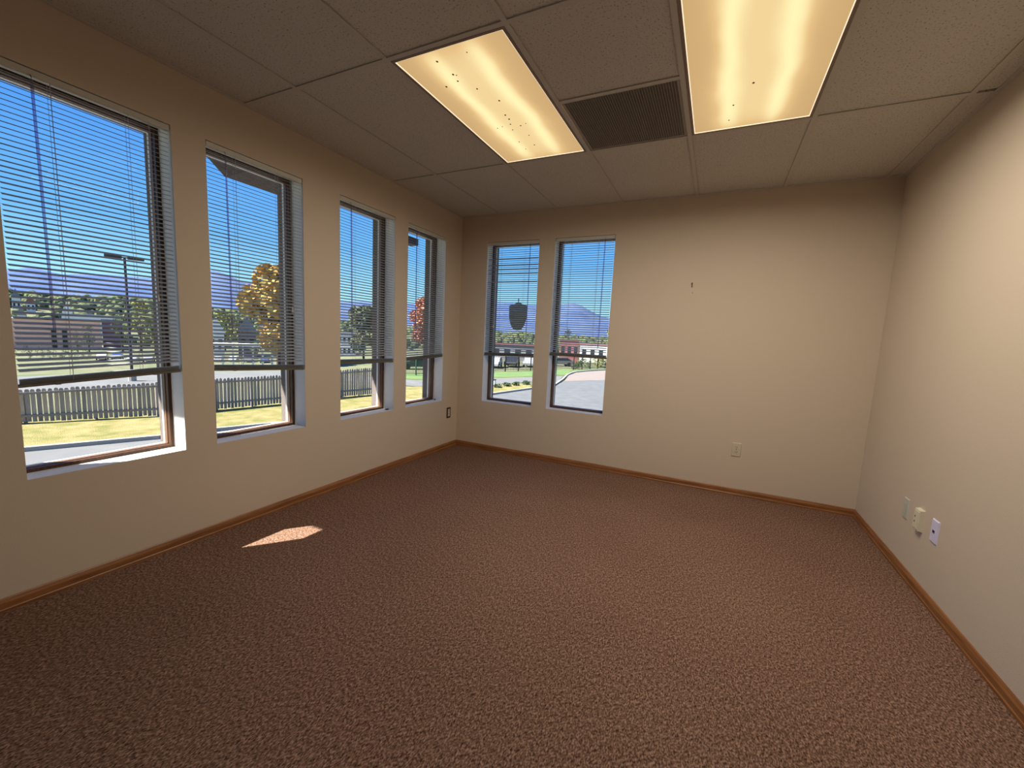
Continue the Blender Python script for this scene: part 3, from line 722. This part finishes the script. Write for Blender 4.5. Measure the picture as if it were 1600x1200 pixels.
# wooded hill
HOUSES = [(30, 455, 'GREYR', 'grey-roofed house highest on the wooded hill in the leftmost window'), (52, 466, 'TERRA', 'terracotta-roofed house among the hillside trees in the leftmost window'), (36, 482, 'GREYR', 'long grey-roofed house low on the hillside, left of the leftmost window'),
          (108, 474, 'WHITEW', 'white-roofed house on the hillside near the middle of the leftmost window'), (143, 488, 'GREYR', 'grey-roofed house just above the white warehouse roof'), (412, 497, 'GREYR', 'grey-roofed house on the hill behind the orange tree')]
HP_ = []
for u, v, r_, lb in HOUSES:
    d = ray(u, v+7); d = Vector((d.x, d.y, 0)).normalized()*(300 if v > 470 else 420); HP_.append(d)
_a = math.radians((azpx(98)+azpx(190))/2); WH = Vector((-272*math.sin(_a), 272*math.cos(_a), 0))
hb = MB(); rnd = random.Random(4)
for i in range(7000):
    a = math.radians(rnd.uniform(4, 100)); d = math.sqrt(rnd.uniform(215**2, 640**2)); x, y = -d*math.sin(a), d*math.cos(a); s = rnd.uniform(1.5, 3.3)*(.6+d/900)
    if rnd.random() < .3*(1-d/700): continue
    if a < math.radians(36) and (d < 260 or rnd.random() < .3): continue
    t_ = Vector((x, y, 0))
    if (t_-WH).length < 40: continue
    if any((t_-q).length < 17 or (abs((t_-q*(t_.length/q.length)).length) < 7 and q.length-40 < t_.length < q.length) for q in HP_): continue
    hb.ball((x, y, gz(x, y)+s*.7), s, s, s*rnd.uniform(.9, 1.5), 7, 4, rnd.choice((0, 0, 1, 1, 2)))
tag(hb.build('hill_trees', [LM['dark'], LM['olive'], LM['green']]), 'distant mixed woodland covering the hill below the mountains', 'woodland', kind='stuff')

# ---- buildings
M_WIN = mat('dark_window', (.02, .025, .03), .2)
def facing(p): return math.atan2(p.y, p.x)+HP
def building(name, label, u0, u1, vb, vt, depth, wm, rm, roof='flat', wins=0, storeys=1, dist=None, group=None):
    p = G_((u0+u1)/2, vb); d = dist or math.hypot(p.x, p.y)
    am = math.radians((azpx(u0)+azpx(u1))/2); p = Vector((-d*math.sin(am), d*math.cos(am), 0)); p.z = gz(p.x, p.y)
    top = CAMZ + (ray((u0+u1)/2, vt).z/math.hypot(ray((u0+u1)/2, vt).x, ray((u0+u1)/2, vt).y))*d
    H_ = max(2.4, top-p.z); W_ = abs(math.radians(azpx(u0)-azpx(u1)))*d
    Bd = tag(empty(name, p, facing(p)-math.pi), label, 'building', group)
    wz = H_ if roof == 'flat' else H_*.62
    MB().box((-W_/2, 0, -1), (W_/2, depth, wz)).build('wall', wm, Bd)
    if roof == 'flat': MB().box((-W_/2-.2, -.2, wz), (W_/2+.2, depth+.2, wz+.35)).build('roof', rm, Bd)
    else: MB().prism([(-W_/2-.4, wz), (W_/2+.4, wz), (0, H_)], 'y', -.4, depth+.4).build('roof', rm, Bd)
    for st in range(storeys):
        for k in range(wins):
            x = -W_/2+W_*(k+.5)/wins; z0 = wz*(st+.35)/storeys; hw2 = W_/wins*.25
            MB().box((x-hw2, -.06, z0), (x+hw2, .05, z0+wz/storeys*.4)).build('window', M_WIN, Bd)
    return Bd
M_PINK = mat('pink_stucco', (.80, .45, .34), .95, (.84, .49, .38), .3)
M_MAROON = mat('maroon_stucco', (.28, .14, .15), .95)
M_WHITEW = mat('white_stucco', (.76, .75, .74), .95)
M_GREYR = mat('grey_shingles', (.22, .22, .24), .95)
M_BRICK = mat('red_brick_far', (.26, .10, .10), .95)
PB = building('pink_building', 'long pink flat-roofed building across the car park in the leftmost window', -60, 158, 546, 499, 18, M_PINK, M_WHITEW)
_p = Vector(PB.location); _d = math.hypot(_p.x, _p.y); _am = math.atan2(-_p.x, _p.y)
for u0, u1, vt in ((80, 88, 515), (97, 105, 516)):
    x0, x1 = [_d*math.tan(_am-math.radians(azpx(u))) for u in (u0, u1)]; r_ = ray(84, vt); zt = CAMZ+r_.z/math.hypot(r_.x, r_.y)*_d-_p.z
    MB().box((min(x0, x1), -.25, 0), (max(x0, x1), .05, zt)).build('entrance_door', M_WIN, PB)
building('maroon_building', 'maroon block joined to the right end of the long pink building', 160, 192, 544, 501, 15, M_MAROON, M_GREYR)
building('white_warehouse', 'low white-roofed building behind the pink building', 98, 190, 530, 493, 14, M_WHITEW, M_WHITEW, dist=265)
def carport(label, u0, u1, vt, d, depth=5.5):
    am = math.radians((azpx(u0)+azpx(u1))/2); p = Vector((-d*math.sin(am), d*math.cos(am), 0)); p.z = gz(p.x, p.y)
    r_ = ray((u0+u1)/2, vt); top = CAMZ+r_.z/math.hypot(r_.x, r_.y)*d; H_ = top-p.z; W_ = abs(math.radians(azpx(u0)-azpx(u1)))*d
    Cp = tag(empty('carport', p, facing(p)-math.pi), label, 'carport')
    MB().box((-W_/2, 0, H_-.45), (W_/2, depth, H_)).build('roof', M_WHITEW, Cp)
    n_ = 7
    for k in range(n_):
        x = -W_/2+.3+(W_-.6)*k/(n_-1)
        for y in (.4, depth-.4): MB().box((x-.12, y-.12, -.5), (x+.12, y+.12, H_-.45)).build('post', M_WHITEW, Cp)
carport('long open white carport behind the parked cars in the second window', 326, 428, 538, 104)
building('white_house', 'white gabled house on the slope at the left of the second window', 325, 350, 540, 495, 9, M_WHITEW, M_WHITEW, 'gable', 2, dist=150)
building('beige_house', 'pale house between the green and orange trees in the second window', 372, 400, 540, 494, 9, M_APRON, M_GREYR, 'gable', 2, dist=160)
building('row_building', 'pale building with a band of windows at the left of the third window', 520, 556, 556, 522, 9, M_WHITEW, M_GREYR, wins=5, storeys=2, dist=120)
building('grey_building', 'dark grey building behind the iron fence in the shield window', 768, 836, 578, 540, 10, M_GREYR, M_BRICK, wins=4, dist=85)
building('brick_building', 'red brick building behind the dark tree in the rightmost window', 876, 906, 570, 533, 9, M_BRICK, M_BRICK, wins=3, dist=95)
building('low_building', 'low pale building at the right of the rightmost window', 908, 975, 570, 540, 9, M_WHITEW, M_MAROON, wins=5, dist=120)
M_TERRA = mat('terracotta_tiles', (.35, .14, .09), .95)
for (u, v, r_, lb), q in zip(HOUSES, HP_):
    building('hill_house', lb, u-7, u+7, v+7, v-4, 8, M_WHITEW, {'GREYR': M_GREYR, 'TERRA': M_TERRA, 'WHITEW': M_WHITEW}[r_], 'gable', 2, dist=q.length, group='houses on the wooded hill')

# ---- cars
M_TYRE = mat('tyre', (.015, .015, .015), .9)
def carpaint(n_, c): return mat('paint_'+n_, c, .3, spec=.6)
PAINT = dict(white=carpaint('white', (.5, .5, .52)), silver=carpaint('silver', (.28, .29, .31)), black=carpaint('black', (.02, .02, .025)), blue=carpaint('blue', (.03, .06, .2)), red=carpaint('red', (.3, .02, .02)), grey=carpaint('grey', (.12, .12, .13)))
def car_meshes(paint):
    pr = [(-2.15,.35),(2.15,.35),(2.2,.6),(2.1,.8),(1.2,.92),(.55,1.38),(-1.1,1.42),(-1.85,.98),(-2.15,.9)]
    b = MB(); b.prism(pr, 'y', -.86, .86)
    gl = MB(); gl.prism([(1.05,.95),(.5,1.33),(-1.05,1.36),(-1.65,.98)], 'y', -.875, .875)
    ws = MB(); ws.tube([(0,-.1,0),(0,.1,0)], .33, 12)
    return b.mesh('body', paint), gl.mesh('glazing', M_WIN), ws.mesh('wheel', M_TYRE)
CM = {k: car_meshes(v) for k, v in PAINT.items()}
def car(label, u, vb, col, turn, dist=None, group='cars in the far car park'):
    p = G_(u, vb)
    if dist: dd = Vector((p.x, p.y, 0)).normalized()*dist; p = Vector((dd.x, dd.y, gz(dd.x, dd.y)))
    Cr = tag(empty('parked_car', p, facing(p)+turn), label, 'car', group); b, g_, w_ = CM[col]
    link('body', b, Cr); link('glazing', g_, Cr)
    for x in (-1.35, 1.35):
        for y in (-.8, .8): link('wheel', w_, Cr).location = (x, y, .33)
W1 = [(160, 562, 'white', 'leftmost white'), (184, 562, 'blue', 'blue'), (208, 564, 'white', 'white'), (233, 565, 'silver', 'silver')]
for i, (u, v, c_, nm) in enumerate(W1): car(nm+' car parked round the lamp post in the leftmost window', u, v, c_, 1.42)
W2 = [(342, 565, 'silver', 'leftmost silver'), (365, 565, 'white', 'white'), (389, 566, 'grey', 'grey'), (414, 567, 'blue', 'rightmost blue')]
for i, (u, v, c_, nm) in enumerate(W2): car(nm+' car parked before the carport in the second window', u, v, c_, 1.42)
car('black car behind the green railing in the window nearest the corner', 653, 577, 'black', .2, group='cars by the iron fence')
car('white car behind the iron fence at the left of the shield window', 772, 574, 'white', 1.42, group='cars by the iron fence')
car('black car behind the iron fence in the middle of the shield window', 800, 573, 'black', 1.42, group='cars by the iron fence')
car('silver car behind the iron fence at the right of the shield window', 829, 573, 'silver', 1.42, group='cars by the iron fence')
car('grey car behind the iron fence at the left of the rightmost window', 874, 572, 'grey', .3, group='cars by the iron fence')

# ---- iron fences
def iron(name, label, pts, hgt, m_, gap=.14):
    P_ = [Vector((*gp(*q), GZ)) for q in pts]; B0 = P_[0]; Fn = tag(empty(name, B0), label, 'fence'); bars = MB()
    for a, c in zip(P_, P_[1:]):
        L_ = (c-a).length; n_ = max(1, round(L_/2.4)); d = (c-a)/L_
        for k in range(n_+1):
            if k == n_ and c is not P_[-1]: continue
            q = a+d*L_*k/n_-B0; MB().box((q.x-.05, q.y-.05, 0), (q.x+.05, q.y+.05, hgt+.12)).build('post', m_, Fn)
        for z in (.2, hgt-.15): MB().tube([a-B0+Vector((0,0,z)), c-B0+Vector((0,0,z))], .025, 4).build('rail', m_, Fn)
        for k in range(int(L_/gap)):
            q = a+d*(k+.5)*gap-B0; bars.box((q.x-.011, q.y-.011, .1), (q.x+.011, q.y+.011, hgt))
    tag(bars.build('bars', m_, Fn), kind='stuff'); return Fn
M_IRON = mat('black_iron', (.012, .012, .015), .5); M_GIRON = mat('green_iron', (.02, .05, .035), .5)
iron('iron_fence', 'black iron fence along the street outside the back wall windows', [(745, 581.5), (829, 579.5), (868, 577), (896, 578), (945, 576), (1010, 574.5)], 1.9, M_IRON)
iron('metal_railing', 'green metal railing beyond the road outside the window nearest the corner', [(600, 585), (650, 587), (735, 583)], 1.5, M_GIRON)
